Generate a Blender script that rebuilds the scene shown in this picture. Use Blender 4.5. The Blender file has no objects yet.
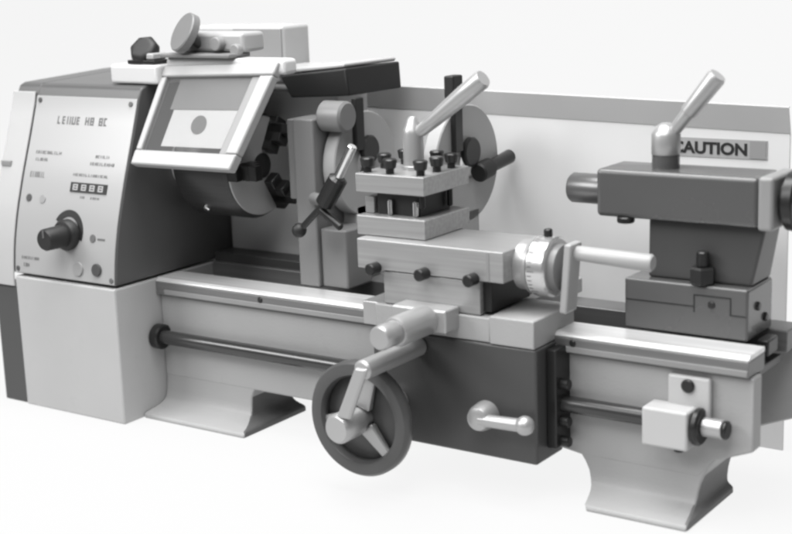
import bpy, bmesh, math, random
from mathutils import Vector, Matrix
random.seed(4)
S = 0.01                       # everything below is written in centimetres
scene = bpy.context.scene
COL = scene.collection

# ------------------------------------------------------------------ materials
def lin(s):                    # 0-255 grey -> linear
    c = s / 255.0
    return c / 12.92 if c <= 0.04045 else ((c + 0.055) / 1.055) ** 2.4

def paint(name, base, rough=0.45, bump=0.02, var=0.06, metal=0.0, scale=60.0, spec=0.5, coat=0.0, grime=0.0, rvar=0.08):
    m = bpy.data.materials.new(name); m.use_nodes = True
    nt = m.node_tree; b = nt.nodes['Principled BSDF']
    tc = nt.nodes.new('ShaderNodeTexCoord')
    n1 = nt.nodes.new('ShaderNodeTexNoise'); n1.inputs['Scale'].default_value = scale * 0.12; n1.inputs['Detail'].default_value = 6
    n2 = nt.nodes.new('ShaderNodeTexNoise'); n2.inputs['Scale'].default_value = scale * 6; n2.inputs['Detail'].default_value = 3
    nt.links.new(tc.outputs['Object'], n1.inputs['Vector']); nt.links.new(tc.outputs['Object'], n2.inputs['Vector'])
    r = nt.nodes.new('ShaderNodeMapRange')
    r.inputs['From Min'].default_value = 0.3; r.inputs['From Max'].default_value = 0.7
    r.inputs['To Min'].default_value = base * (1 - var); r.inputs['To Max'].default_value = base * (1 + var)
    nt.links.new(n1.outputs['Fac'], r.inputs['Value'])
    last = r.outputs['Result']
    if grime:
        n3 = nt.nodes.new('ShaderNodeTexNoise'); n3.inputs['Scale'].default_value = scale * 0.5; n3.inputs['Detail'].default_value = 9
        n3.inputs['Roughness'].default_value = 0.75
        nt.links.new(tc.outputs['Object'], n3.inputs['Vector'])
        g = nt.nodes.new('ShaderNodeMapRange'); g.inputs['From Min'].default_value = 0.58; g.inputs['From Max'].default_value = 0.75
        g.inputs['To Min'].default_value = 1.0; g.inputs['To Max'].default_value = 1 - grime
        nt.links.new(n3.outputs['Fac'], g.inputs['Value'])
        mu = nt.nodes.new('ShaderNodeMath'); mu.operation = 'MULTIPLY'
        nt.links.new(last, mu.inputs[0]); nt.links.new(g.outputs['Result'], mu.inputs[1]); last = mu.outputs[0]
    cc = nt.nodes.new('ShaderNodeCombineColor')
    for i in range(3): nt.links.new(last, cc.inputs[i])
    nt.links.new(cc.outputs['Color'], b.inputs['Base Color'])
    rr = nt.nodes.new('ShaderNodeMapRange')
    rr.inputs['To Min'].default_value = max(0.03, rough - rvar); rr.inputs['To Max'].default_value = rough + rvar
    nt.links.new(n1.outputs['Fac'], rr.inputs['Value']); nt.links.new(rr.outputs['Result'], b.inputs['Roughness'])
    b.inputs['Metallic'].default_value = metal
    b.inputs['Specular IOR Level'].default_value = spec
    b.inputs['Coat Weight'].default_value = coat
    if bump:
        bp = nt.nodes.new('ShaderNodeBump'); bp.inputs['Strength'].default_value = bump; bp.inputs['Distance'].default_value = 0.002
        nt.links.new(n2.outputs['Fac'], bp.inputs['Height']); nt.links.new(bp.outputs['Normal'], b.inputs['Normal'])
    return m

def steel(name, base=0.6, rough=0.28, axis=0, metal=1.0, streak=0.12):
    """ground / turned metal: streaks run along one axis"""
    m = bpy.data.materials.new(name); m.use_nodes = True
    nt = m.node_tree; b = nt.nodes['Principled BSDF']
    tc = nt.nodes.new('ShaderNodeTexCoord'); mp = nt.nodes.new('ShaderNodeMapping')
    sc = [220, 220, 220]; sc[axis] = 4
    mp.inputs['Scale'].default_value = sc
    n = nt.nodes.new('ShaderNodeTexNoise'); n.inputs['Scale'].default_value = 1.0; n.inputs['Detail'].default_value = 5
    nt.links.new(tc.outputs['Object'], mp.inputs['Vector']); nt.links.new(mp.outputs['Vector'], n.inputs['Vector'])
    r = nt.nodes.new('ShaderNodeMapRange'); r.inputs['From Min'].default_value = 0.3; r.inputs['From Max'].default_value = 0.7
    r.inputs['To Min'].default_value = base * (1 - streak); r.inputs['To Max'].default_value = base * (1 + streak)
    nt.links.new(n.outputs['Fac'], r.inputs['Value'])
    cc = nt.nodes.new('ShaderNodeCombineColor')
    for i in range(3): nt.links.new(r.outputs['Result'], cc.inputs[i])
    nt.links.new(cc.outputs['Color'], b.inputs['Base Color'])
    rr = nt.nodes.new('ShaderNodeMapRange'); rr.inputs['To Min'].default_value = rough - 0.07; rr.inputs['To Max'].default_value = rough + 0.1
    nt.links.new(n.outputs['Fac'], rr.inputs['Value']); nt.links.new(rr.outputs['Result'], b.inputs['Roughness'])
    b.inputs['Metallic'].default_value = metal
    bp = nt.nodes.new('ShaderNodeBump'); bp.inputs['Strength'].default_value = 0.04; bp.inputs['Distance'].default_value = 0.001
    nt.links.new(n.outputs['Fac'], bp.inputs['Height']); nt.links.new(bp.outputs['Normal'], b.inputs['Normal'])
    return m

M = dict(
    cabinet=paint('light_grey_enamel', 0.40, 0.42, 0.08, 0.04, grime=0.07),
    casting=paint('grey_casting_paint', 0.33, 0.5, 0.16, 0.06, grime=0.12),
    dark=paint('dark_grey_enamel', 0.052, 0.38, 0.06, 0.06, grime=0.08),
    tail=paint('tailstock_enamel', 0.08, 0.26, 0.05, 0.05, coat=0.3, grime=0.06),
    housing=paint('housing_enamel', 0.08, 0.4, 0.05, 0.05, grime=0.05),
    mid=paint('mid_grey_paint', 0.24, 0.45, 0.06, 0.05),
    guard=paint('splash_guard_paint', 0.64, 0.4, 0.03, 0.03, grime=0.03),
    panel=paint('panel_aluminium', 0.33, 0.27, 0.0, 0.0, spec=0.9, rvar=0.0),
    white=paint('white_plastic', 0.36, 0.35, 0.02, 0.02),
    black=paint('black_plastic', 0.010, 0.55, 0.05, 0.1),
    oxide=paint('black_oxide_steel', 0.02, 0.33, 0.04, 0.15, metal=0.3),
    steelx=steel('ground_steel', 0.74, 0.34, 0, metal=0.45),
    steely=steel('turned_steel', 0.62, 0.24, 1),
    wayface=steel('way_face_iron', 0.17, 0.4, 0, metal=0.4),
    slide=steel('scraped_slide_iron', 0.335, 0.33, 0, metal=0.38),
    chrome=steel('polished_steel', 0.80, 0.14, 2, streak=0.04),
    satin=paint('satin_aluminium', 0.42, 0.36, 0.03, 0.04, metal=0.55),
    chuck=steel('chuck_iron', 0.045, 0.3, 0, metal=0.4),
    face=paint('chuck_face_iron', 0.46, 0.4, 0.04, 0.08, metal=0.4),
    disc=paint('cast_disc_paint', 0.33, 0.5, 0.08, 0.06),
    wheel=paint('handwheel_enamel', 0.07, 0.35, 0.05, 0.06),
    ink=paint('grey_ink', 0.10, 0.6, 0.0, 0.02),
    ink2=paint('dark_ink', 0.05, 0.5, 0.0, 0.02),
    ink3=paint('black_ink', 0.015, 0.5, 0.0, 0.02),
    rod=paint('blued_rod_steel', 0.03, 0.2, 0.02, 0.1, spec=0.6),
    quill=paint('quill_steel', 0.13, 0.3, 0.03, 0.05, metal=0.5),
    flange=paint('flange_paint', 0.43, 0.45, 0.03, 0.03),
    dialsteel=steel('dial_steel', 0.62, 0.22, 0, metal=0.75, streak=0.05),
    bracketp=paint('bracket_paint', 0.46, 0.42, 0.05, 0.03),
    hinge=paint('hinge_plastic', 0.58, 0.35, 0.02, 0.02),
    bare=paint('foot_shade_dark', 0.075, 0.6, 0.2, 0.15),  # dark tones that put shade on the feet's right sides
    foot_shade2=paint('foot_shade_mid', 0.12, 0.6, 0.2, 0.15),
    sticker=paint('sticker_paper', 0.80, 0.5, 0.0, 0.02),
    oval=paint('oval_ink', 0.16, 0.5, 0.0, 0.02),
    reflection_grey=paint('painted_reflection', 0.20, 0.35, 0.0, 0.02),
    grey=paint('grey_enamel', 0.17, 0.4, 0.04, 0.05),
    pale=paint('pale_housing_paint', 0.66, 0.5, 0.05, 0.04),
    label=paint('label_film', 0.34, 0.3, 0.0, 0.02),
    labelg=paint('grey_label_film', 0.26, 0.3, 0.0, 0.02),
)
# polycarbonate window of the chuck guard: clear, a little milky
m = bpy.data.materials.new('milky_polycarbonate'); m.use_nodes = True
nt = m.node_tree; out = nt.nodes['Material Output']; pb = nt.nodes['Principled BSDF']
pb.inputs['Base Color'].default_value = (0.22, 0.22, 0.22, 1); pb.inputs['Roughness'].default_value = 0.35
tr = nt.nodes.new('ShaderNodeBsdfTransparent'); tr.inputs['Color'].default_value = (0.9, 0.9, 0.9, 1)
mx = nt.nodes.new('ShaderNodeMixShader'); mx.inputs['Fac'].default_value = 0.15
nt.links.new(tr.outputs[0], mx.inputs[1]); nt.links.new(pb.outputs[0], mx.inputs[2]); nt.links.new(mx.outputs[0], out.inputs['Surface'])
M['pane'] = m
# white floor and backdrop; glow added to wash out shadows
m = bpy.data.materials.new('added_glow_white'); m.use_nodes = True
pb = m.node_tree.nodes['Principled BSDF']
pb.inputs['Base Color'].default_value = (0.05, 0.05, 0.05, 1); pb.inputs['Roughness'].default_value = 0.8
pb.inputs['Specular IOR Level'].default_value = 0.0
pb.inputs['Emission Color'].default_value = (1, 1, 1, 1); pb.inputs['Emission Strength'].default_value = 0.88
M['glow_white'] = m
# lit digits
m = bpy.data.materials.new('lit_digit'); m.use_nodes = True
pb = m.node_tree.nodes['Principled BSDF']; pb.inputs['Base Color'].default_value = (0.3, 0.3, 0.3, 1)
pb.inputs['Emission Color'].default_value = (1, 1, 1, 1); pb.inputs['Emission Strength'].default_value = 0.06
M['digit'] = m

# ------------------------------------------------------------------ mesh helpers
class MB:
    def __init__(s): s.bm = bmesh.new()
    def _faces(s, vs, fs, smooth=False):
        v = [s.bm.verts.new(Vector(p)) for p in vs]; r = []
        for f in fs:
            fc = s.bm.faces.new([v[i] for i in f]); fc.smooth = smooth; r.append(fc)
        return r
    def hexa(s, p):            # 4 bottom (ccw) + 4 top
        s._faces(p, [(3, 2, 1, 0), (4, 5, 6, 7), (0, 1, 5, 4), (1, 2, 6, 5), (2, 3, 7, 6), (3, 0, 4, 7)]); return s
    def box(s, x0, x1, y0, y1, z0, z1):
        return s.hexa([(x0, y0, z0), (x1, y0, z0), (x1, y1, z0), (x0, y1, z0), (x0, y0, z1), (x1, y0, z1), (x1, y1, z1), (x0, y1, z1)])
    def prism(s, poly, axis, a0, a1):   # poly in the two other axes, in order (x: y,z) (y: x,z) (z: x,y)
        def P(q, a): return {'x': (a, q[0], q[1]), 'y': (q[0], a, q[1]), 'z': (q[0], q[1], a)}[axis]
        n = len(poly); vs = [P(q, a0) for q in poly] + [P(q, a1) for q in poly]
        fs = [tuple(range(n))[::-1], tuple(range(n, 2 * n))] + [(i, (i + 1) % n, n + (i + 1) % n, n + i) for i in range(n)]
        s._faces(vs, fs); return s
    def loft(s, rings, cap=True, smooth=True):
        n = len(rings[0]); vs = [p for r in rings for p in r]; fs = []
        for k in range(len(rings) - 1):
            for i in range(n):
                j = (i + 1) % n; fs.append((k * n + i, k * n + j, (k + 1) * n + j, (k + 1) * n + i))
        a = s._faces(vs, fs, smooth)
        if cap:
            vv = list({v for f in a for v in f.verts})
        if cap:
            s.bm.verts.ensure_lookup_table(); base = len(s.bm.verts) - len(vs)
            V = s.bm.verts
            s.bm.faces.new([V[base + i] for i in range(n)][::-1])
            s.bm.faces.new([V[base + len(vs) - n + i] for i in range(n)])
        return s
    def turn(s, p0, d, prof, seg=40, smooth=True):   # prof: (distance along d, radius), radius > 0
        p0 = Vector(p0); d = Vector(d).normalized()
        a = d.orthogonal().normalized(); b = d.cross(a)
        rings = []
        for t, r in prof:
            rings.append([p0 + d * t + (a * math.cos(2 * math.pi * i / seg) + b * math.sin(2 * math.pi * i / seg)) * r for i in range(seg)])
        return s.loft(rings, True, smooth)
    def rod(s, p0, p1, r0, r1=None, c=0.12, seg=32):
        p0 = Vector(p0); p1 = Vector(p1); L = (p1 - p0).length; r1 = r0 if r1 is None else r1
        c = min(c, r0 * .4, r1 * .4)
        return s.turn(p0, p1 - p0, [(0, r0 - c), (c, r0), (L - c, r1), (L, r1 - c)], seg)
    def ring(s, p0, d, prof, seg=64):                # closed profile (t, r): a washer / wheel rim
        p0 = Vector(p0); d = Vector(d).normalized(); a = d.orthogonal().normalized(); b = d.cross(a)
        n = len(prof); vs = []
        for i in range(seg):
            u = a * math.cos(2 * math.pi * i / seg) + b * math.sin(2 * math.pi * i / seg)
            vs += [p0 + d * t + u * r for t, r in prof]
        fs = []
        for i in range(seg):
            k = (i + 1) % seg
            for j in range(n):
                l = (j + 1) % n; fs.append((i * n + j, i * n + l, k * n + l, k * n + j))
        s._faces(vs, fs, True); return s
    def ball(s, c, r, squash=1.0):
        mat = Matrix.Translation(Vector(c)) @ Matrix.Diagonal((r, r, r * squash, 1))
        g = bmesh.ops.create_uvsphere(s.bm, u_segments=28, v_segments=16, radius=1.0, matrix=mat)
        for v in g['verts']:
            for f in v.link_faces: f.smooth = True
        return s
    def build(s, name, mat, parent=None, bev=0.0, seg=2, rot=None):
        bm = s.bm; bmesh.ops.recalc_face_normals(bm, faces=bm.faces[:])
        xs = [v.co.x for v in bm.verts]; ys = [v.co.y for v in bm.verts]; zs = [v.co.z for v in bm.verts]
        org = Vector(((min(xs) + max(xs)) / 2, (min(ys) + max(ys)) / 2, min(zs)))
        for v in bm.verts: v.co = (v.co - org) * S
        me = bpy.data.meshes.new(name); bm.to_mesh(me); bm.free()
        me.materials.append(M[mat])
        o = bpy.data.objects.new(name, me); COL.objects.link(o)
        place(o, org * S, parent)
        if bev:
            b = o.modifiers.new('edge_round', 'BEVEL'); b.width = bev * S; b.segments = seg; b.limit_method = 'ANGLE'
            b.angle_limit = math.radians(40); b.harden_normals = False
        if bev or any(p.use_smooth for p in me.polygons):
            me.set_sharp_from_angle(angle=math.radians(38))
            if bev:
                for p in me.polygons: p.use_smooth = True
                w = o.modifiers.new('normals', 'WEIGHTED_NORMAL'); w.keep_sharp = True
        return o

WLOC = {}
def place(o, w, parent):
    WLOC[o.name] = Vector(w)
    if parent is not None:
        o.parent = parent; o.location = Vector(w) - WLOC[parent.name]
    else: o.location = w

def thing(name, label, cat, loc, group=None):
    o = bpy.data.objects.new(name, None); COL.objects.link(o); o.empty_display_size = 0.05
    place(o, Vector(loc) * S, None); o['label'] = label; o['category'] = cat
    if group: o['group'] = group
    return o

def text(name, body, mat, parent, loc, size, rot, extrude=0.02, align='LEFT', sx=1.0):
    c = bpy.data.curves.new(name, 'FONT'); c.body = body; c.size = size * S; c.extrude = extrude * S; c.align_x = align
    c.offset = 0.0007
    c.materials.append(M[mat])
    t = bpy.data.objects.new('type', c); COL.objects.link(t)
    me = bpy.data.meshes.new_from_object(t.evaluated_get(bpy.context.evaluated_depsgraph_get()))
    bpy.data.objects.remove(t)
    me.materials.clear(); me.materials.append(M[mat])
    o = bpy.data.objects.new(name, me); COL.objects.link(o)
    place(o, Vector(loc) * S, parent); o.rotation_euler = rot; o.scale = (sx, 1, 1)
    return o

def copies(src, offs):
    """further copies of a part (with its sub-parts) under the same parent"""
    r = []
    for d in offs:
        c = src.copy(); COL.objects.link(c); c.location = src.location + Vector(d) * S
        for ch in src.children:
            k = ch.copy(); COL.objects.link(k); k.parent = c
        r.append(c)
    return r

# ------------------------------------------------------------------ setting: white floor and backdrop with added glow
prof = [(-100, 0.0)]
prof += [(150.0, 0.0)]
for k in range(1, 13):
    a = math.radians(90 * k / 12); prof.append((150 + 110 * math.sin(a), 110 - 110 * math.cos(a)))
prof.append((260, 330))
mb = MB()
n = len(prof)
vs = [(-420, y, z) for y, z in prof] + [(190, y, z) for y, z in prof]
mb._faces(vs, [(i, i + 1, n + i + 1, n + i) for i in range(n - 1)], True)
fl = mb.build('floor', 'glow_white'); fl['kind'] = 'structure'

# ------------------------------------------------------------------ the lathe
lathe = thing('metal_lathe', 'long grey bench lathe with light cabinet, curved control panel and two cast feet', 'lathe', (36, 12, 0))

# bed casting: front and rear cheek, ribs
mb = MB()
cheek = [(5.42, 16.6), (5.42, 4.9), (66.5, 5.2), (71.2, 4.5), (84.9, 4.5), (86.5, 6.6), (91.0, 8.4), (91.0, 16.6)]
mb.prism(cheek, 'y', 8.5, 10.8)
mb.prism([(x, z) for x, z in cheek], 'y', 21.6, 23.6)
for x in (24, 46, 66): mb.box(x, x + 1.6, 10.8, 21.6, 6.5, 16.0)
bed = mb.build('bed', 'casting', lathe, 0.25)
# ways
mb = MB(); mb.prism([(7.7, 16.75), (12.2, 16.62), (12.45, 17.0), (12.45, 18.5), (7.7, 18.5)], 'x', 5.45, 90.6)
way = mb.build('way', 'wayface', lathe, 0.08)
mb = MB(); mb.prism([(7.75, 18.52), (12.5, 18.52), (12.5, 19.1), (8.15, 19.1), (7.75, 18.75)], 'x', 5.45, 90.6)
mb.build('slideway', 'steelx', way, 0.08)
mb = MB(); mb.box(7.0, 90.5, 7.62, 8.2, 16.85, 17.55); mb.build('edge_strip', 'mid', way, 0.06)
for x in (24.2, 46.5, 70.0):
    mb = MB(); mb.rod((x, 7.55, 17.95), (x, 8.2, 17.95), 0.42, seg=20); mb.build('bolt', 'oxide', way)
mb = MB(); mb.prism([(19.4, 16.62), (24.0, 16.62), (24.0, 18.7), (23.5, 19.1), (19.4, 19.1)], 'x', 5.45, 90.6)
mb.build('way', 'wayface', lathe, 0.12)
mb = MB(); mb.box(5.45, 90, 12.6, 19.2, 15.6, 16.5); mb.build('gap_shade', 'dark', lathe, 0.1)  # dark sheet added between the ways so their gap reads as shade
mb = MB(); mb.box(5.45, 26.5, 20.0, 23.7, 18.6, 20.4); mb.build('gap_shade_block', 'dark', lathe, 0.15)  # dark block added as shade in the gap below the motor housing
# bolt-on stop block behind the tailstock end
mb = MB(); mb.box(88.8, 90.2, 14.6, 17.6, 17.3, 19.1); mb.build('end_stop', 'oxide', lathe, 0.2)

# feet: cast, flared to a toe at the front, waisted at the sides
def foot(xs, name='foot'):
    mb = MB(); rings = []
    for z, x0, x1, y0 in xs:
        y1 = 16.8 if z < 7 else 10.9
        rings.append([(x0, y0, z), (x1, y0, z), (x1, y1, z), (x0, y1, z)])
    mb.loft(rings, True, True)
    return mb.build(name, 'casting', lathe, 0.22, 3)
FY = [(0, 3.6), (0.5, 3.6), (0.7, 3.85), (0.85, 4.7), (1.0, 5.8), (1.2, 6.8), (1.5, 7.6), (2.0, 8.1), (3.0, 8.33), (3.9, 8.45), (4.7, 8.53), (5.6, 8.54), (6.4, 8.55), (8.2, 8.56), (9.4, 8.57)]
LX = [23.6, 23.6, 23.5, 23.2, 22.6, 22.0, 21.5, 21.2, 21.1, 21.1, 21.4, 22.2, 24.0, 25.5, 27.0]
RX = [(73.6, 85.6), (73.5, 85.6), (73.3, 85.55), (73.1, 85.4), (72.8, 85.2), (72.5, 85.0), (72.2, 84.9), (71.9, 84.9), (71.6, 85.0), (71.1, 85.2), (70.5, 85.5), (69.6, 85.9), (68.4, 86.6), (66.8, 88.2), (66.6, 90.6)]
def shade_side(par, pts, zmax, mat):       # dark plate that paints shade on the right of a foot
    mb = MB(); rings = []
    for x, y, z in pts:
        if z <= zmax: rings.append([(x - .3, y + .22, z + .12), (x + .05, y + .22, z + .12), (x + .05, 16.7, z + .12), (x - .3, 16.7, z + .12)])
    mb.loft(rings, True, True); mb.build('shade_side', mat, par, .04)
lf = foot([(z, 5.46, x1, y0) for (z, y0), x1 in zip(FY, LX)])
shade_side(lf, [(x1, y0, z) for (z, y0), x1 in zip(FY, LX)], 4.0, 'bare')  # dark tone here stands in for shade on the left foot
rf = foot([(z, x0, x1, y0) for (z, y0), (x0, x1) in zip(FY, RX)])
shade_side(rf, [(x1, y0, z) for (z, y0), (x0, x1) in zip(FY, RX)], 6.5, 'foot_shade2')

# lead screw and its right-hand bearing bracket
mb = MB(); mb.rod((5.5, 7.2, 10.9), (88.2, 7.2, 10.9), 0.98, c=.15)
screw = mb.build('lead_screw', 'rod', lathe)
mb = MB(); mb.rod((5.42, 7.2, 10.9), (6.9, 7.2, 10.9), 1.75, c=.2); mb.build('collar', 'oxide', screw)
mb = MB(); mb.rod((88.25, 7.2, 10.9), (88.75, 7.2, 10.9), 1.02, c=.15); mb.build('end_nut', 'oxide', screw)
mb = MB(); mb.rod((85.95, 7.2, 10.9), (88.2, 7.2, 10.9), 1.06, c=.1); mb.build('bright_end', 'satin', screw)
mb = MB(); mb.box(81.5, 86.4, 7.75, 8.48, 11.0, 16.05); mb.box(79.6, 84.9, 5.2, 8.48, 8.4, 12.75)
br = mb.build('screw_bracket', 'bracketp', lathe, 0.3, 3)
mb = MB(); mb.rod((83.9, 7.4, 15.0), (83.9, 8.0, 15.0), 0.75, seg=24); mb.build('bolt', 'oxide', br)
mb = MB(); mb.rod((84.95, 7.2, 10.8), (85.9, 7.2, 10.8), 2.05, c=.25); mb.build('bearing_ring', 'oxide', br)
mb = MB(); mb.rod((83.4, 6.6, 7.85), (83.4, 6.6, 8.45), 0.6, seg=20); mb.build('oil_plug', 'oxide', br)

# headstock cabinet
mb = MB(); mb.box(-14.4, 5.4, 0, 22, 0.0, 19.0)
cab = mb.build('cabinet', 'cabinet', lathe, 0.3, 3)
mb = MB(); mb.box(-19.3, -14.46, 0.35, 21, 0.0, 17.2); mb.build('end_leg', 'dark', lathe, 0.2)
# housing (profile in Y,Z)
PR = [(0.0, 19.3), (.55, 23.6), (1.5, 27.7), (3.2, 33), (5.1, 38.2), (7.0, 43.8)]
def py(z):
    if z <= PR[0][1]: return PR[0][0]
    for (a, b), (c, d) in zip(PR, PR[1:]):
        if z <= d:
            t = (z - b) / (d - b); return a + (c - a) * t
    return PR[-1][0]
def pys(z):                    # smoothed profile
    return (py(z - 1.2) + py(z) * 2 + py(z + 1.2 if z < 42.6 else z)) / 4
zz = [19.3 + i * (43.9 - 19.3) / 20 for i in range(21)]
poly = [(pys(z) + 0.28, z) for z in zz] + [(7.75, 45.0), (8.6, 45.35), (24, 46.0), (30, 46.0), (30, 19.3)]
mb = MB(); mb.prism(poly, 'x', -14.5, 5.4); mb.prism([(a + .15, b) for a, b in poly], 'x', -19.0, -14.52)
hs = mb.build('headstock_housing', 'housing', lathe, 0.25, 2)
def curved(x0, x1, z0, z1, off, th, name, mat, parent, bev=0.0, n=16):
    mb = MB(); rings = []
    for i in range(n + 1):
        z = z0 + (z1 - z0) * i / n; y = pys(z) + 0.28 - off
        rings.append([(x0, y - th, z), (x1, y - th, z), (x1, y, z), (x0, y, z)])
    mb.loft(rings, True, True); return mb.build(name, mat, parent, bev)
curved(-19.3, -14.75, 17.4, 44.2, 0.0, 0.28, 'end_cover', 'cabinet', lathe, 0.1)
mb = MB(); mb.box(-19.2, -17.2, pys(34.3) - .3, pys(34.3) + .2, 33.9, 34.7); mb.build('latch', 'mid', lathe, .1)
panel = curved(-14.35, 5.3, 19.5, 43.7, 0.02, 0.22, 'control_panel', 'panel', lathe, 0.08)
def mark(x0, x1, z0, z1, name='printed_line', mat='ink', parent=panel, off=0.245, th=0.03):
    return curved(x0, x1, z0, z1, off, th, name, mat, parent, 0, 2)
# heading on the panel: unreadable in the photograph, kept as letter-like strokes
def strokes(mb, x, z, h, w, code, t):
    def q(x0, x1, z0, z1):
        y0 = pys(z0) + .28 - .275; y1 = pys(z1) + .28 - .275
        mb.hexa([(x0, y0, z0), (x1, y0, z0), (x1, y0 + .04, z0), (x0, y0 + .04, z0), (x0, y1, z1), (x1, y1, z1), (x1, y1 + .04, z1), (x0, y1 + .04, z1)])
    for c in code:
        if c == 'l': q(x, x + t, z, z + h)
        if c == 'r': q(x + w - t, x + w, z, z + h)
        if c == 't': q(x + t * 1.01, x + w - t * 1.01, z + h - t, z + h)
        if c == 'm': q(x + t * 1.01, x + w - t * 1.01, z + h / 2 - t / 2, z + h / 2 + t / 2)
        if c == 'b': q(x + t * 1.01, x + w - t * 1.01, z, z + t)
mb = MB(); x = -9.4
for code in ('lb', 'ltmb', 'lr', 'lrb', 'ltmb', None, 'lrm', 'ltmbr', None, 'ltmbr', 'ltb'):
    if code is None: x += 0.75; continue
    strokes(mb, x, 40.0, 1.05, 0.72, code, 0.2); x += 0.95
mb.build('heading', 'ink', panel)
for (x0, x1, z, h) in ((-12.6, -7.3, 36.1, .42), (-12.4, -9.8, 35.15, .42), (-0.7, 2.0, 36.0, .38), (-1.5, 3.2, 35.05, .42), (-13.0, -10.0, 33.1, .75), (-4.4, 2.3, 33.5, .35),
                       (-12.9, -9.4, 21.75, .4), (-12.5, -11.4, 20.75, .5), (-2.4, -1.6, 30.6, .3), (-.4, 1.4, 30.6, .3)):
    mb = MB(); x = x0
    while x < x1 - .25:
        w = random.uniform(.22, .5); code = random.choice(['ltb', 'lrm', 'lb', 'ltmb', 'lr'])
        strokes(mb, x, z - h / 2, h, min(w, x1 - x), code, .1); x += w + .12
    mb.build('caption', 'ink', panel)
# display
disp = mark(-4.5, 2.5, 31.25, 32.5, 'display', 'black', panel, .24, .12)
mb = MB()
for k in range(4):
    x = -4.0 + 1.62 * k; z0 = 31.5; h = .8; w = .95; t = .2
    y = pys(31.9) + .28 - .24 - .12 - .02
    for c in ('ltmbr', 'ltmbr', 'ltmbr', 'ltmbr')[k]:
        bx = {'l': (x, x + t, z0, z0 + h), 'r': (x + w - t, x + w, z0, z0 + h), 't': (x + t, x + w - t, z0 + h - t * .8, z0 + h),
              'm': (x + t, x + w - t, z0 + h / 2 - t * .4, z0 + h / 2 + t * .4), 'b': (x + t, x + w - t, z0, z0 + t * .8)}[c]
        ya = pys(bx[2]) + .28 - .38; yb = pys(bx[3]) + .28 - .38
        mb.hexa([(bx[0], ya, bx[2]), (bx[1], ya, bx[2]), (bx[1], ya + .06, bx[2]), (bx[0], ya + .06, bx[2]), (bx[0], yb, bx[3]), (bx[1], yb, bx[3]), (bx[1], yb + .06, bx[3]), (bx[0], yb + .06, bx[3])])
mb.build('digits', 'digit', disp)
# icons and buttons
def disc_on_panel(x, z, r, name, mat, th=.1, parent=panel, r2=None):
    y = pys(z) + .28 - .24; d = Vector((0, -(pys(z - 1) * -1 + pys(z + 1)) and -1, 0))
    dz = (pys(z + 1) - pys(z - 1)) / 2
    mb = MB(); mb.rod((x, y + .05, z), Vector((x, y + .05, z)) + Vector((0, -1, dz)).normalized() * (th + .05), r, c=.04, seg=32)
    return mb.build(name, mat, parent)
disc_on_panel(-12.5, 29.9, .55, 'indicator', 'ink2'); disc_on_panel(-9.7, 29.9, .6, 'indicator', 'labelg')
disc_on_panel(-1.5, 21.1, .95, 'push_button', 'labelg', .25); disc_on_panel(2.1, 21.3, .85, 'push_button', 'ink2', .3)
disc_on_panel(1.0, 25.4, .55, 'indicator', 'ink')
for (x, z) in ((-13.5, 43.1), (4.3, 43.0), (-13.7, 20.1), (4.8, 20.1)): disc_on_panel(x, z, .35, 'panel_screw', 'ink2' if x < 0 else 'ink', .12)
for (x0, x1) in ((1.9, 3.3),): mark(x0, x1, 25.25, 25.5, 'caption', 'ink')
# dial scale: black arc behind the knob
def arc(x, z, r0, r1, a0, a1, name, mat, parent, th=.06):
    mb = MB(); rings = []
    for i in range(25):
        a = math.radians(a0 + (a1 - a0) * i / 24); ring = []
        for r, o in ((r0, 0), (r1, 0), (r1, th), (r0, th)):
            X = x + r * math.cos(a); Z = z + r * math.sin(a); ring.append((X, pys(Z) + .28 - .24 - o, Z))
        rings.append(ring)
    mb.loft(rings, True, True); return mb.build(name, mat, parent)
arc(-3.9, 25.9, 2.05, 2.95, 150, -20, 'dial_scale', 'black', panel)
kn = MB(); y = pys(25.6) + .05
kn.turn((-3.6, y, 25.6), (0, -1, 0.0), [(0, 2.15), (.9, 2.15), (1.2, 1.95), (1.3, 1.55), (4.3, 1.5), (4.6, 1.3)], 36)
kb = kn.build('knob', 'black', panel)
mb = MB(); mb.box(-3.75, -3.45, y - 4.66, y - 4.58, 25.9, 27.0); mb.build('pointer', 'ink', kb)

# rear motor housing under the belt cover, seen past the chuck
mb = MB(); mb.box(5.45, 26.0, 23.8, 31.0, 18.2, 43.6); mb.build('motor_housing', 'pale', lathe, 0.4, 3)
# belt cover: light lid over a black front
mb = MB()
mb.hexa([(22.6, 18.2, 43.2), (32.2, 18.2, 43.7), (32.8, 29.5, 43.7), (20.6, 29.5, 43.2), (21.0, 18.0, 46.15), (32.0, 18.0, 47.3), (32.6, 29.5, 47.3), (20.6, 29.5, 46.15)])
bc = mb.build('belt_cover', 'black', lathe, 0.25)
mb = MB()
mb.hexa([(20.6, 18.3, 46.25), (31.6, 18.3, 47.35), (32.2, 29.2, 47.35), (20.4, 29.2, 46.25), (20.6, 18.3, 46.9), (31.6, 18.3, 47.9), (32.2, 29.2, 47.9), (20.4, 29.2, 46.9)])
mb.box(5.5, 20.5, 14.5, 30.0, 45.2, 46.9)
mb.build('cover_plate', 'cabinet', bc, 0.2)
# motor cover on top
mb = MB(); mb.box(-1.0, 16.2, 25.0, 31.0, 46.1, 52.3); mc = mb.build('motor_cover', 'cabinet', lathe, 0.5, 3)
mb = MB(); mb.box(7.2, 16.0, 24.75, 25.05, 46.95, 51.9); mb.build('side_plate', 'mid', mc, 0.1)

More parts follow.
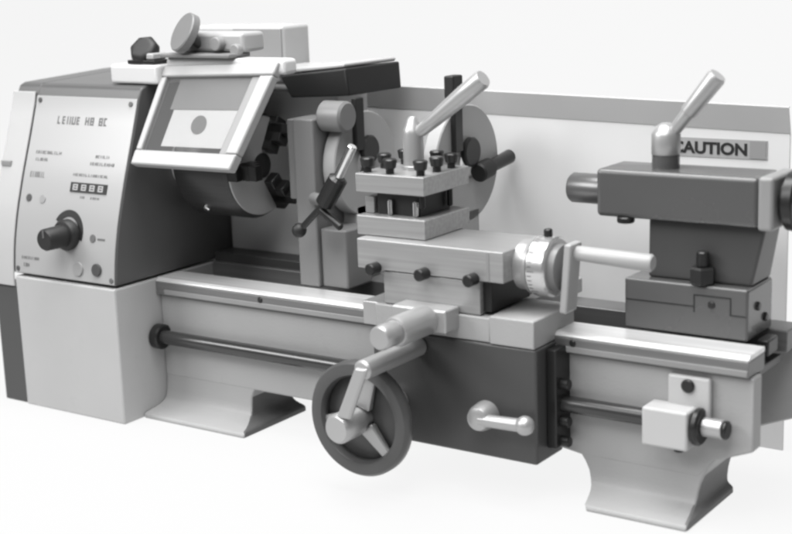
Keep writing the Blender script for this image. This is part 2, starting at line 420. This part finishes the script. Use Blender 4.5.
# chuck
AX = (16.6, 34.1)
mb = MB(); mb.turn((7.0, *AX), (1, 0, 0), [(0, 5.4), (.3, 5.8), (1.6, 5.8), (1.7, 6.9), (2.0, 7.2), (10.3, 7.2), (10.9, 6.8), (11.0, 6.4)], 72)
ck = mb.build('chuck', 'chuck', lathe)
mb = MB(); mb.turn((5.41, *AX), (1, 0, 0), [(0, 4.2), (1.6, 4.2)], 40); mb.build('spindle_nose', 'steelx', ck)
mb = MB(); mb.turn((17.9, *AX), (1, 0, 0), [(0, 6.7), (.25, 6.7), (.35, 6.5)], 64); mb.build('face_plate', 'face', ck)
mb = MB(); mb.turn((18.1, *AX), (1, 0, 0), [(0, 1.7), (.3, 1.7)], 32); mb.build('bore', 'black', ck)
for k in range(3):
    a = math.radians(62 + 120 * k); ca, sa = math.cos(a), math.sin(a)
    def J(r, s, x): return (x, AX[0] + ca * r - sa * s, AX[1] + sa * r + ca * s)
    mb = MB()
    for r0, r1, x1 in ((2.0, 6.9, 19.6), (3.2, 5.9, 20.8), (4.4, 5.8, 22.0)):
        mb.hexa([J(r0, -1.0, 18.0), J(r1, -1.0, 18.0), J(r1, 1.0, 18.0), J(r0, 1.0, 18.0), J(r0, -1.0, x1), J(r1, -1.0, x1), J(r1, 1.0, x1), J(r0, 1.0, x1)])
    mb.build('jaw', 'oxide', ck, 0.12)
mb = MB(); mb.rod((12.5, AX[0] - 5.4, AX[1] - 5.6), (12.5, AX[0] - 4.4, AX[1] - 4.6), .5, seg=16); mb.build('key_socket', 'chrome', ck)

# chuck guard: hinged frame with a clear window
TL, TR, BL, BR = (Vector(p) for p in ((7.6, 10.2, 47.1), (27.3, 10.2, 47.75), (6.5, 4.0, 35.3), (23.9, 4.0, 35.4)))
NRM = (BR - BL).cross(TL - BL).normalized()
if NRM.y > 0: NRM = -NRM
def SP(u, v, o=0.0): return (BL * (1 - u) + BR * u) * (1 - v) + (TL * (1 - u) + TR * u) * v + NRM * o
def slab(mb, u0, u1, v0, v1, o0, o1):
    mb.hexa([SP(u0, v0, o0), SP(u1, v0, o0), SP(u1, v0, o1), SP(u0, v0, o1), SP(u0, v1, o0), SP(u1, v1, o0), SP(u1, v1, o1), SP(u0, v1, o1)])
cg = thing('chuck_guard', 'white framed see-through chuck guard hinged open over the chuck beside the control panel', 'guard', (16, 9, 36))
mb = MB(); slab(mb, 0, 1, 0, .155, -.9, .55); mb.build('bottom_rail', 'white', cg, .25, 3)
mb = MB(); slab(mb, 0.0, .055, .156, .93, -.6, .45); mb.build('side_rail', 'white', cg, .2, 3)
mb = MB(); slab(mb, .885, 1.0, .156, .93, -.9, .5); mb.build('side_rail', 'white', cg, .25, 3)
mb = MB(); slab(mb, .81, .885, .156, .93, -.8, .1); mb.build('inner_rail', 'mid', cg, .15, 2)
mb = MB(); slab(mb, 0, 1, .932, 1.06, -.9, .5); mb.build('top_rail', 'white', cg, .25, 3)
mb = MB(); slab(mb, .056, .81, .156, .931, -.18, .05); pane = mb.build('window_pane', 'pane', cg)
mb = MB(); slab(mb, .20, .80, .22, .60, -.34, -.30); st = mb.build('sticker', 'sticker', pane)  # label whose white also stands in for reflections in the window
mb = MB(); slab(mb, .16, .80, .605, .93, -.34, -.30); mb.build('painted_reflection', 'reflection_grey', pane)  # grey sheet standing in for reflections in the window
c0 = SP(.49, .45, -.3); mb = MB(); mb.turn(c0, NRM, [(0, 1.3), (.04, 1.3)], 36)
mb.build('printed_oval', 'oval', st)
# hinge block, bar, knob and mirror-like disc on top
hb = thing('guard_hinge', 'white hinge bar with black knob and tilted grey disc on the headstock', 'hinge', (10, 11, 45))
mb = MB(); mb.box(-1.2, 7.6, 8.6, 13.2, 45.5, 48.1); mb.build('hinge_block', 'hinge', hb, .4, 3)
mb = MB(); mb.box(7.7, 28.2, 10.3, 13.0, 47.0, 49.0); mb.build('hinge_bar', 'hinge', hb, .5, 3)
mb = MB(); mb.box(2.0, 7.0, 8.9, 12.0, 48.15, 48.7); mb.build('spacer', 'oxide', hb, .1)
mb = MB(); mb.box(2.4, 6.6, 9.2, 11.8, 48.72, 49.6); mb.build('knob_seat', 'white', hb, .2)
mb = MB()
mb.turn((3.9, 10.9, 49.4), (.25, -.75, .6), [(-.6, 1.0), (0, 1.85), (.6, 2.1), (1.3, 2.05), (1.8, 1.6), (1.9, 1.0)], 7, False)
mb.build('knob', 'black', hb, .25, 3)
mb = MB(); mb.box(7.8, 20, 9.2, 13.5, 49.05, 49.6); mb.build('bracket_plate', 'grey', hb, .15)
mb = MB(); mb.box(8.5, 20.5, 11.6, 16.0, 49.65, 52.2); mb.build('switch_box', 'white', hb, .5, 3)
d = Vector((-.35, -.8, .48)).normalized()
mb = MB(); mb.turn(Vector((12.0, 9.6, 52.4)) - d * .2, d, [(-.75, 2.45), (-.6, 2.75), (.35, 2.75), (.5, 2.6)], 48); mb.build('disc', 'grey', hb)
mb = MB(); mb.rod(Vector((12.0, 9.6, 52.4)) - d * .8, (12.6, 12.2, 50.6), .7); mb.build('stem', 'housing', hb)
mb = MB(); mb.rod((16.6, 10.4, 50.8), (16.6, 11.7, 50.8), .9, seg=24); mb.build('button', 'mid', hb)
mb = MB(); mb.rod((19.6, 10.7, 50.0), (19.6, 11.7, 50.0), .8, seg=24); mb.build('button', 'labelg', hb)

# ------------------------------------------------------------------ rear splash guard
sg = thing('splash_guard', 'tall pale grey sheet metal splash guard with a caution plate standing behind the lathe', 'splash guard', (49, 33, 0))
mb = MB(); rings = []
for x in (6.0, 85.6):
    k = (85.6 - x) * 0.0225
    rings.append([(x, y, z + (k if z > 0 else 0)) for y, z in ((32.9, 0), (33.2, 0), (33.2, 39.3), (32.4, 42.3), (32.1, 42.2), (32.9, 39.2))])
mb.loft(rings, True, False)
mb.build('sheet', 'guard', sg, .06)
mb = MB(); rings = []
for x in (6.0, 85.65):
    k = (85.6 - x) * 0.0225
    rings.append([(x, y, z + k) for y, z in ((32.8, 39.25), (32.86, 39.2), (32.06, 42.3), (32.5, 42.4), (32.48, 42.46), (31.98, 42.36))])
mb.loft(rings, True, False); mb.build('top_flange', 'flange', sg)
mb = MB(); mb.box(70.6, 82.9, 32.8, 32.88, 35.95, 38.25); cp = mb.build('caution_plate', 'label', sg)
text('lettering', 'CAUTION', 'ink3', cp, (70.75, 32.76, 36.42), 1.95, (math.radians(90), 0, 0), .02, 'LEFT', 1.1)
mb = MB(); mb.box(80.75, 82.75, 32.74, 32.8, 36.05, 38.15); mb.build('hazard_block', 'labelg', cp)

# ------------------------------------------------------------------ steady rests
def rest(name, label, X, cy, cz, R, yf0, yf1, pedestal):
    t = thing(name, label, 'steady rest', (X, (yf0 + yf1) / 2, 19.1), 'round steady rests on the bed')
    mb = MB(); mb.ring((X, cy, cz), (1, 0, 0), [(-1.0, 1.9), (-.9, 1.8), (.9, 1.8), (1.0, 1.9), (1.0, R - .15), (.85, R), (-.85, R), (-1.0, R - .15)], 72)
    mb.build('disc', 'disc', t)
    mb = MB(); mb.prism([(yf0, 19.15), (yf1, 19.15), (yf1, 21.5), (cy + 2.5, 23.5), (cy + 2.5, cz - R + 1.5), (cy - 2.5, cz - R + 1.5), (cy - 2.5, 23.5), (yf0, 21.5)], 'x', X - 1.3, X + 1.0)
    mb.build('foot', 'disc', t, .2)
    return t
r1 = rest('steady_rest', 'grey round steady rest with black finger bar and pale upright, next to the chuck', 31.6, 20.9, 34.6, 6.9, 19.6, 24.8, True)
mb = MB(); mb.box(27.0, 30.3, 12.7, 19.2, 19.15, 41.2); mb.build('upright', 'grey', r1, .25, 3)
mb = MB(); mb.box(30.35, 34.6, 13.2, 18.6, 19.15, 27.0); mb.build('web', 'grey', r1, .3)
mb = MB(); mb.box(25.4, 26.95, 13.5, 18.8, 30.5, 41.0); mb.build('side_plate', 'grey', r1, .2)
mb = MB(); mb.rod((30.35, 15.2, 41.4), (34.2, 15.2, 41.4), 2.0, c=.3, seg=40); mb.build('bearing', 'grey', r1)
mb = MB(); mb.box(32.65, 33.4, 18.0, 19.8, 36.6, 43.4); mb.build('finger_bar', 'black', r1, .12)
mb = MB(); mb.rod((32.62, 21.2, 36.4), (33.4, 21.2, 36.4), 1.9, c=.2); mb.build('hub', 'oxide', r1)
# clamp screw with knurled black grip and tommy bar
cl = MB(); cl.rod((38.9, 9.6, 38.6), (35.6, 9.6, 33.2), .62); cs = cl.build('clamp_screw', 'chrome', r1)
mb = MB(); mb.turn((36.6, 9.6, 34.6), Vector((-3.6, 0, -5.2)), [(0, .8), (.3, 1.25), (4.2, 1.25), (4.5, .9)], 14, False); mb.build('grip', 'oxide', cs)
mb = MB(); mb.rod((34.2, 9.6, 31.2), (30.2, 9.4, 27.5), .42); mb.build('handle', 'oxide', cs)
mb = MB(); mb.ball((30.0, 9.4, 27.4), .95); mb.build('handle_ball', 'black', cs)
mb = MB(); mb.rod((33.2, 9.6, 30.4), (36.6, 9.6, 28.2), .5); mb.build('tommy_bar', 'oxide', cs)
mb = MB(); mb.rod((30.0, 12.7, 31.0), (33.8, 10.6, 31.2), .8); mb.build('boss', 'grey', cs)

r2 = rest('steady_rest', 'larger grey round steady rest standing behind the tool post, black knobs above and beside it', 46.4, 22.6, 35.1, 7.5, 19.6, 24.8, False)
mb = MB(); mb.box(47.5, 48.2, 18.6, 20.4, 37.0, 44.0); fb = mb.build('finger_bar', 'oxide', r2, .12)
mb = MB(); mb.box(47.2, 48.6, 17.7, 20.0, 43.8, 46.6); mb.build('finger_knob', 'black', fb, .2)
mb = MB(); mb.rod((47.42, 22.6, 36.6), (48.3, 22.6, 36.6), 1.9, c=.2); mb.build('hub', 'oxide', r2)
mb = MB(); mb.rod((48.4, 23.4, 33.8), (48.4, 26.2, 34.2), 1.25, c=.2); sk = mb.build('side_knob', 'black', r2)
mb = MB(); mb.rod((48.4, 26.2, 34.2), (48.4, 31.4, 34.9), .85, .95); mb.build('grip', 'oxide', sk)

# ------------------------------------------------------------------ carriage
ca = thing('carriage', 'lathe carriage with dark apron, ring handwheel and crank, carrying the four-way tool post', 'carriage', (56, 12, 18))
mb = MB(); mb.box(44.6, 61.8, 8.7, 26.0, 19.14, 21.0); mb.box(62.0, 67.75, 2.9, 12.5, 18.05, 21.3)
mb.box(46.0, 61.9, 3.2, 8.6, 18.05, 20.95)
mb.build('saddle', 'casting', ca, .15, 2)
mb = MB(); mb.box(41.2, 44.5, 7.2, 12.4, 16.9, 19.9); mb.build('way_wiper', 'satin', ca, .15)
mb = MB(); mb.prism([(45.6, 4.5), (67.9, 4.5), (67.9, 18.0), (45.6, 18.0)], 'y', 3.0, 9.2)
ap = mb.build('apron', 'dark', ca, .3, 3)
mb = MB(); mb.box(67.95, 69.2, 5.2, 9.2, 6.0, 17.6); mb.build('edge_plate', 'oxide', ap, .15)
for z in (6.6, 9.0, 13.4):
    mb = MB(); mb.rod((69.1, 6.6, z), (70.2, 6.6, z), .65, seg=18); mb.build('bolt', 'oxide', ap)
# cross slide
mb = MB(); mb.box(47.2, 60.5, 3.5, 25.0, 21.03, 24.98); xs = mb.build('cross_slide', 'slide', ca, .12)
mb = MB(); mb.box(50.4, 57.8, 0.4, 3.48, 19.2, 21.9); mb.build('screw_block', 'satin', xs, .25, 3)
mb = MB(); mb.turn((55.0, 0.38, 20.6), (0, -1, 0), [(0, 1.75), (5.6, 1.75), (6.1, 1.6), (6.15, 1.4)], 48); mb.build('screw_sleeve', 'satin', xs)
mb = MB(); mb.turn((55.0, -5.8, 20.6), (0, -1, 0), [(0, 1.3), (.15, 1.4), (2.6, 1.4), (2.9, 1.2)], 48); mb.build('graduated_dial', 'satin', xs)
# compound slide
mb = MB(); mb.box(43.7, 63.8, 3.2, 13.4, 25.1, 28.68); cp2 = mb.build('compound_slide', 'slide', ca, .12)
mb = MB(); mb.box(61.6, 62.0, 3.14, 3.5, 25.2, 28.5); mb.build('gib_edge', 'mid', cp2, .03)
mb = MB(); mb.box(60.53, 61.6, 4.2, 13.0, 21.35, 24.9); mb.build('shadow_plate', 'oxide', xs, .08)  # black plate added as the compound slide's shadow on this side
for x in (46.5, 53.4, 60.0):
    mb = MB(); mb.rod((x, 1.6, 25.35), (x, 3.3, 25.35), .72, c=.15, seg=20); mb.build('gib_screw', 'oxide', cp2)
mb = MB(); mb.turn((63.82, 8.0, 26.5), (1, 0, 0), [(0, 2.9), (1.2, 2.9), (1.3, 3.2), (1.8, 3.3)], 56); mb.build('bearing_collar', 'satin', cp2)
mb = MB(); mb.turn((65.65, 8.0, 26.5), (1, 0, 0), [(0, 3.2), (.2, 3.45), (2.2, 3.45), (2.4, 3.2)], 64); dl = mb.build('graduated_dial', 'dialsteel', cp2)
mb = MB()
for k in range(40):
    a = 2 * math.pi * k / 40; L = .9 if k % 5 == 0 else .5
    c, s_ = math.cos(a), math.sin(a)
    P = lambda x, r, w: (x, 8.0 + c * r - s_ * w, 26.5 + s_ * r + c * w)
    x1 = 66.0 + L
    mb.hexa([P(66.0, 3.4, -.04), P(x1, 3.4, -.04), P(x1, 3.4, .04), P(66.0, 3.4, .04), P(66.0, 3.475, -.04), P(x1, 3.475, -.04), P(x1, 3.475, .04), P(66.0, 3.475, .04)])
mb.build('graduations', 'ink2', dl)
mb = MB(); mb.turn((68.06, 8.0, 26.5), (1, 0, 0), [(0, 2.7), (.8, 2.6), (.9, 2.3)], 48); mb.build('hub_ring', 'grey', dl)
mb = MB(); mb.rod((66.9, 8.0, 29.9), (66.9, 8.0, 30.8), .5, seg=16); mb.build('set_screw', 'oxide', dl)
mb = MB(); mb.hexa([(68.98, 6.4, 21.6), (70.0, 6.2, 21.6), (70.0, 8.9, 21.6), (68.98, 9.1, 21.6), (70.3, 5.3, 29.8), (71.3, 5.1, 29.8), (71.3, 7.8, 29.8), (70.3, 8.0, 29.8)])
cr = mb.build('crank_arm', 'white', cp2, .25, 3)
mb = MB(); mb.turn((71.0, 6.6, 28.7), (9.4, 0, -.35), [(0, .7), (.4, .82), (5, .9), (9.0, .98), (9.3, .8)], 36); mb.build('crank_handle', 'white', cr)
# tool post
mb = MB(); mb.box(42.5, 52.3, 5.0, 14.9, 28.72, 31.1); tp = mb.build('tool_post', 'slide', ca, .12)
mb = MB(); mb.box(44.4, 50.6, 6.7, 13.2, 31.1, 33.9); mb.build('core', 'black', tp, .1)
mb = MB(); mb.box(42.5, 52.3, 5.0, 14.9, 33.9, 36.15); mb.build('top_plate', 'slide', tp, .12)
mb = MB(); mb.box(42.7, 44.0, 6.6, 12.0, 31.15, 33.1); mb.build('tool_bit', 'slide', tp, .05)
for x in (46.6, 50.2):
    mb = MB(); mb.rod((x, 6.3, 31.15), (x, 6.3, 33.0), .35, seg=14); mb.build('screw_tip', 'chrome', tp)
for (x, y) in ((43.6, 6.1), (47.0, 5.9), (51.2, 6.1), (51.3, 9.4), (51.3, 12.6), (43.6, 9.6), (44.0, 13.4), (48.4, 13.9)):
    mb = MB(); mb.turn((x, y, 35.9), (0, 0, 1), [(0, .5), (.8, .5), (1.0, .74), (1.9, .9), (2.05, .75)], 20)
    mb.build('clamp_bolt', 'oxide', tp)
for y, z in ((6.4, 32.2), (12.4, 31.6)):
    mb = MB(); mb.rod((51.1, y, z), (51.1, y, 33.95), .36, seg=12); mb.build('screw_tip', 'oxide', tp)
mb = MB(); mb.turn((47.5, 10.2, 36.16), (0, 0, 1), [(0, 1.4), (.4, 1.4), (.5, 1.25), (4.3, 1.25), (4.8, 1.15), (5.4, .85), (6.0, .65), (6.3, .4)], 44)
lv = mb.build('lever_hub', 'satin', tp)
mb = MB(); mb.turn((48.4, 10.1, 40.55), Vector((9.7, -.1, 7.0)), [(0, .6), (.6, .78), (3, .9), (8, 1.12), (11.0, 1.15), (11.4, 1.0)], 36); mb.build('lever', 'satin', lv)
# handwheel
HX, HZ = 48.7, 9.2
mb = MB(); mb.ring((HX, -4.0, HZ), (0, -1, 0), [(-.8, 5.4), (-.95, 5.9), (-.85, 6.6), (-.4, 6.9), (.5, 6.9), (.9, 6.6), (1.0, 5.9), (.85, 5.3), (.3, 5.05), (-.4, 5.1)], 80)
hw = mb.build('handwheel', 'wheel', ca)
mb = MB(); mb.turn((HX, -3.1, HZ), (0, -1, 0), [(0, 5.6), (.25, 5.7), (.4, 5.5), (.45, 2.5)], 64); mb.build('web_plate', 'dark', hw)
mb = MB()
for k in range(3):
    a = math.radians(-48 + 120 * k); c, s_ = math.cos(a), math.sin(a)
    P = lambda r, w, y: (HX + c * r - s_ * w, y, HZ + s_ * r + c * w)
    mb.hexa([P(1.4, -1.0, -4.6), P(5.3, -.65, -4.3), P(5.3, .65, -4.3), P(1.4, 1.0, -4.6), P(1.4, -1.0, -3.6), P(5.3, -.65, -3.7), P(5.3, .65, -3.7), P(1.4, 1.0, -3.6)])
mb.build('spokes', 'satin', hw, .2, 2)
mb = MB(); mb.turn((HX, 2.95, HZ), (0, -1, 0), [(0, 1.9), (1.2, 1.9), (1.3, 1.3), (8.2, 1.3), (8.3, 1.75), (11.5, 1.75), (11.9, 1.45)], 40); mb.build('hub', 'satin', hw)
# crank shaft above the wheel
mb = MB(); mb.rod((52.4, 2.95, 16.6), (52.4, -8.6, 16.6), 1.15, c=.25); sh = mb.build('crank_shaft', 'satin', ca)
mb = MB(); mb.hexa([(48.7, -8.9, 10.6), (50.6, -8.9, 10.6), (50.6, -8.2, 10.6), (48.7, -8.2, 10.6), (51.6, -8.9, 16.9), (53.3, -8.9, 16.9), (53.3, -8.2, 16.9), (51.6, -8.2, 16.9)])
mb.build('crank_arm', 'satin', sh, .3, 3)
# engaging lever on the apron
mb = MB(); mb.turn((61.4, 2.98, 9.6), (0, -1, -.0), [(0, 1.7), (1.6, 1.55), (2.2, 1.3), (2.4, .9)], 36); el = mb.build('feed_lever', 'satin', ca)
mb = MB(); mb.turn((61.6, 1.2, 9.5), Vector((5.8, 0, .2)), [(0, .72), (5.8, .78)], 24); mb.build('lever_arm', 'satin', el)
mb = MB(); mb.ball((67.4, 1.2, 9.75), 1.12, 1.0); mb.build('lever_ball', 'satin', el)

# ------------------------------------------------------------------ tailstock
ta = thing('tailstock', 'dark grey tailstock with short bright quill and upright clamp lever', 'tailstock', (81, 17, 19.1))
mb = MB(); mb.box(74.0, 88.5, 12.7, 20.2, 19.14, 24.95); tb = mb.build('base', 'tail', ta, .3, 3)
# parting line with its stepped gib key
mb = MB()
for (x0, x1, z0, z1) in ((74.2, 82.3, 22.45, 22.58), (82.3, 82.45, 21.9, 23.9), (82.45, 86.5, 23.77, 23.9), (86.5, 86.65, 21.9, 23.9), (86.65, 88.3, 21.9, 22.03)):
    mb.box(x0, x1, 12.66, 12.75, z0, z1)
mb.build('parting_line', 'black', tb)
mb = MB(); mb.rod((84.4, 12.5, 22.9), (84.4, 12.8, 22.9), .42, seg=16); mb.build('gib_screw', 'black', tb)
for (y, z) in ((15.6, 22.6), (17.9, 20.9)):
    mb = MB(); mb.rod((88.4, y, z), (88.8, y, z), .5, seg=16); mb.build('adjuster_screw', 'oxide', tb)
mb = MB(); mb.hexa([(76.2, 14.2, 24.96), (88.3, 14.2, 24.96), (88.3, 20.0, 24.96), (76.2, 20.0, 24.96), (76.0, 14.8, 31.6), (89.6, 14.8, 31.6), (89.6, 19.6, 31.6), (76.0, 19.6, 31.6)])
mb.build('column', 'dark', ta, .3, 3)  # column coloured darker to take in the barrel's shadow
mb = MB(); mb.rod((83.0, 13.5, 24.96), (83.0, 13.5, 26.9), 1.45, c=.2, seg=6); mb.rod((83.0, 13.5, 26.9), (83.0, 13.5, 28.6), .7, seg=20); mb.build('clamp_nut', 'oxide', ta)
mb = MB(); mb.box(70.2, 89.2, 13.2, 20.0, 31.6, 37.05); bl = mb.build('barrel', 'tail', ta, .55, 4)
mb = MB(); mb.box(89.22, 90.95, 13.0, 20.2, 31.4, 37.2); mb.build('end_plate', 'mid', ta, .4, 3)
mb = MB(); mb.rod((73.6, 13.9, 31.0), (73.6, 13.9, 31.7), 1.0, seg=24); mb.build('drain_plug', 'oxide', bl)
mb = MB(); mb.turn((70.3, 16.6, 34.1), (-1, 0, 0), [(0, 1.75), (4.6, 1.75), (4.9, 1.55), (4.91, .8), (4.4, .6)], 44); mb.build('quill', 'quill', ta)
mb = MB(); mb.turn((77.2, 16.6, 36.95), (0, 0, 1), [(0, 1.55), (1.55, 1.55), (1.6, 1.4)], 40); cb = mb.build('lever_collar', 'tail', ta)
mb = MB(); mb.turn((77.2, 16.6, 38.56), (0, 0, 1), [(0, 1.55), (.1, 1.62), (2.2, 1.62), (2.6, 1.45), (3.2, 1.0), (3.5, .5)], 40); mb.build('lever_hub', 'satin', cb)
mb = MB(); mb.turn((77.8, 16.6, 40.75), Vector((5.4, 0, 6.7)), [(0, .55), (.5, .7), (3.2, .78), (3.3, .95), (8.2, 1.1), (8.6, .95)], 36); mb.build('lever', 'satin', cb)
mb = MB(); mb.turn((90.97, 16.6, 34.3), (1, 0, 0), [(0, 2.4), (.5, 2.4), (.6, 3.2), (1.6, 3.3), (1.8, 3.1)], 48); th = mb.build('handwheel', 'oxide', ta)
mb = MB(); mb.turn((92.75, 16.6, 34.3), (1, 0, 0), [(0, 1.6), (1.2, 1.5), (1.3, 1.2)], 36); mb.build('hub_cap', 'chrome', th)

# ------------------------------------------------------------------ light
w = bpy.data.worlds.new('World'); scene.world = w; w.use_nodes = True
w.node_tree.nodes['Background'].inputs['Color'].default_value = (1, 1, 1, 1)
w.node_tree.nodes['Background'].inputs['Strength'].default_value = 0.14
def area(name, loc, target, sx, sy, power):
    l = bpy.data.lights.new(name, 'AREA'); l.shape = 'RECTANGLE'; l.size = sx * S; l.size_y = sy * S; l.energy = power
    o = bpy.data.objects.new(name, l); COL.objects.link(o); o.location = Vector(loc) * S
    o.rotation_euler = (Vector(target) - Vector(loc)).to_track_quat('-Z', 'Y').to_euler()
    return o
area('key_softbox', (-150, -190, 190), (20, 8, 25), 150, 110, 60)
area('front_softbox', (62, -120, 190), (45, 14, 20), 180, 120, 36)
area('top_softbox', (38, -8, 215), (42, 14, 20), 180, 90, 64)

# ------------------------------------------------------------------ camera
cd = bpy.data.cameras.new('camera'); cam = bpy.data.objects.new('camera', cd); COL.objects.link(cam)
rt = Vector((0.82178206, 0.56871172, -0.03523093)); up = Vector((-0.09367651, 0.19583286, 0.97615275)); fw = Vector((-0.56204889, 0.79888451, -0.21420687))
cam.matrix_world = Matrix(((rt.x, up.x, -fw.x, 1.42907), (rt.y, up.y, -fw.y, -1.29899), (rt.z, up.z, -fw.z, 0.61363), (0, 0, 0, 1)))
cd.sensor_width = 36.0; cd.lens = 36.0 * 1423.221 / 792.0
cd.dof.use_dof = True; cd.dof.focus_distance = 1.78; cd.dof.aperture_fstop = 4.5
cd.clip_start = 0.05; cd.clip_end = 100
scene.camera = cam
scene.view_settings.view_transform = 'Standard'; scene.view_settings.look = 'None'
scene.view_settings.exposure = 0.0; scene.view_settings.gamma = 1.0
scene.render.engine = 'CYCLES'
scene.cycles.use_denoising = True
scene.cycles.filter_width = 2.6
scene.cycles.max_bounces = 8
scene.cycles.sample_clamp_indirect = 6.0
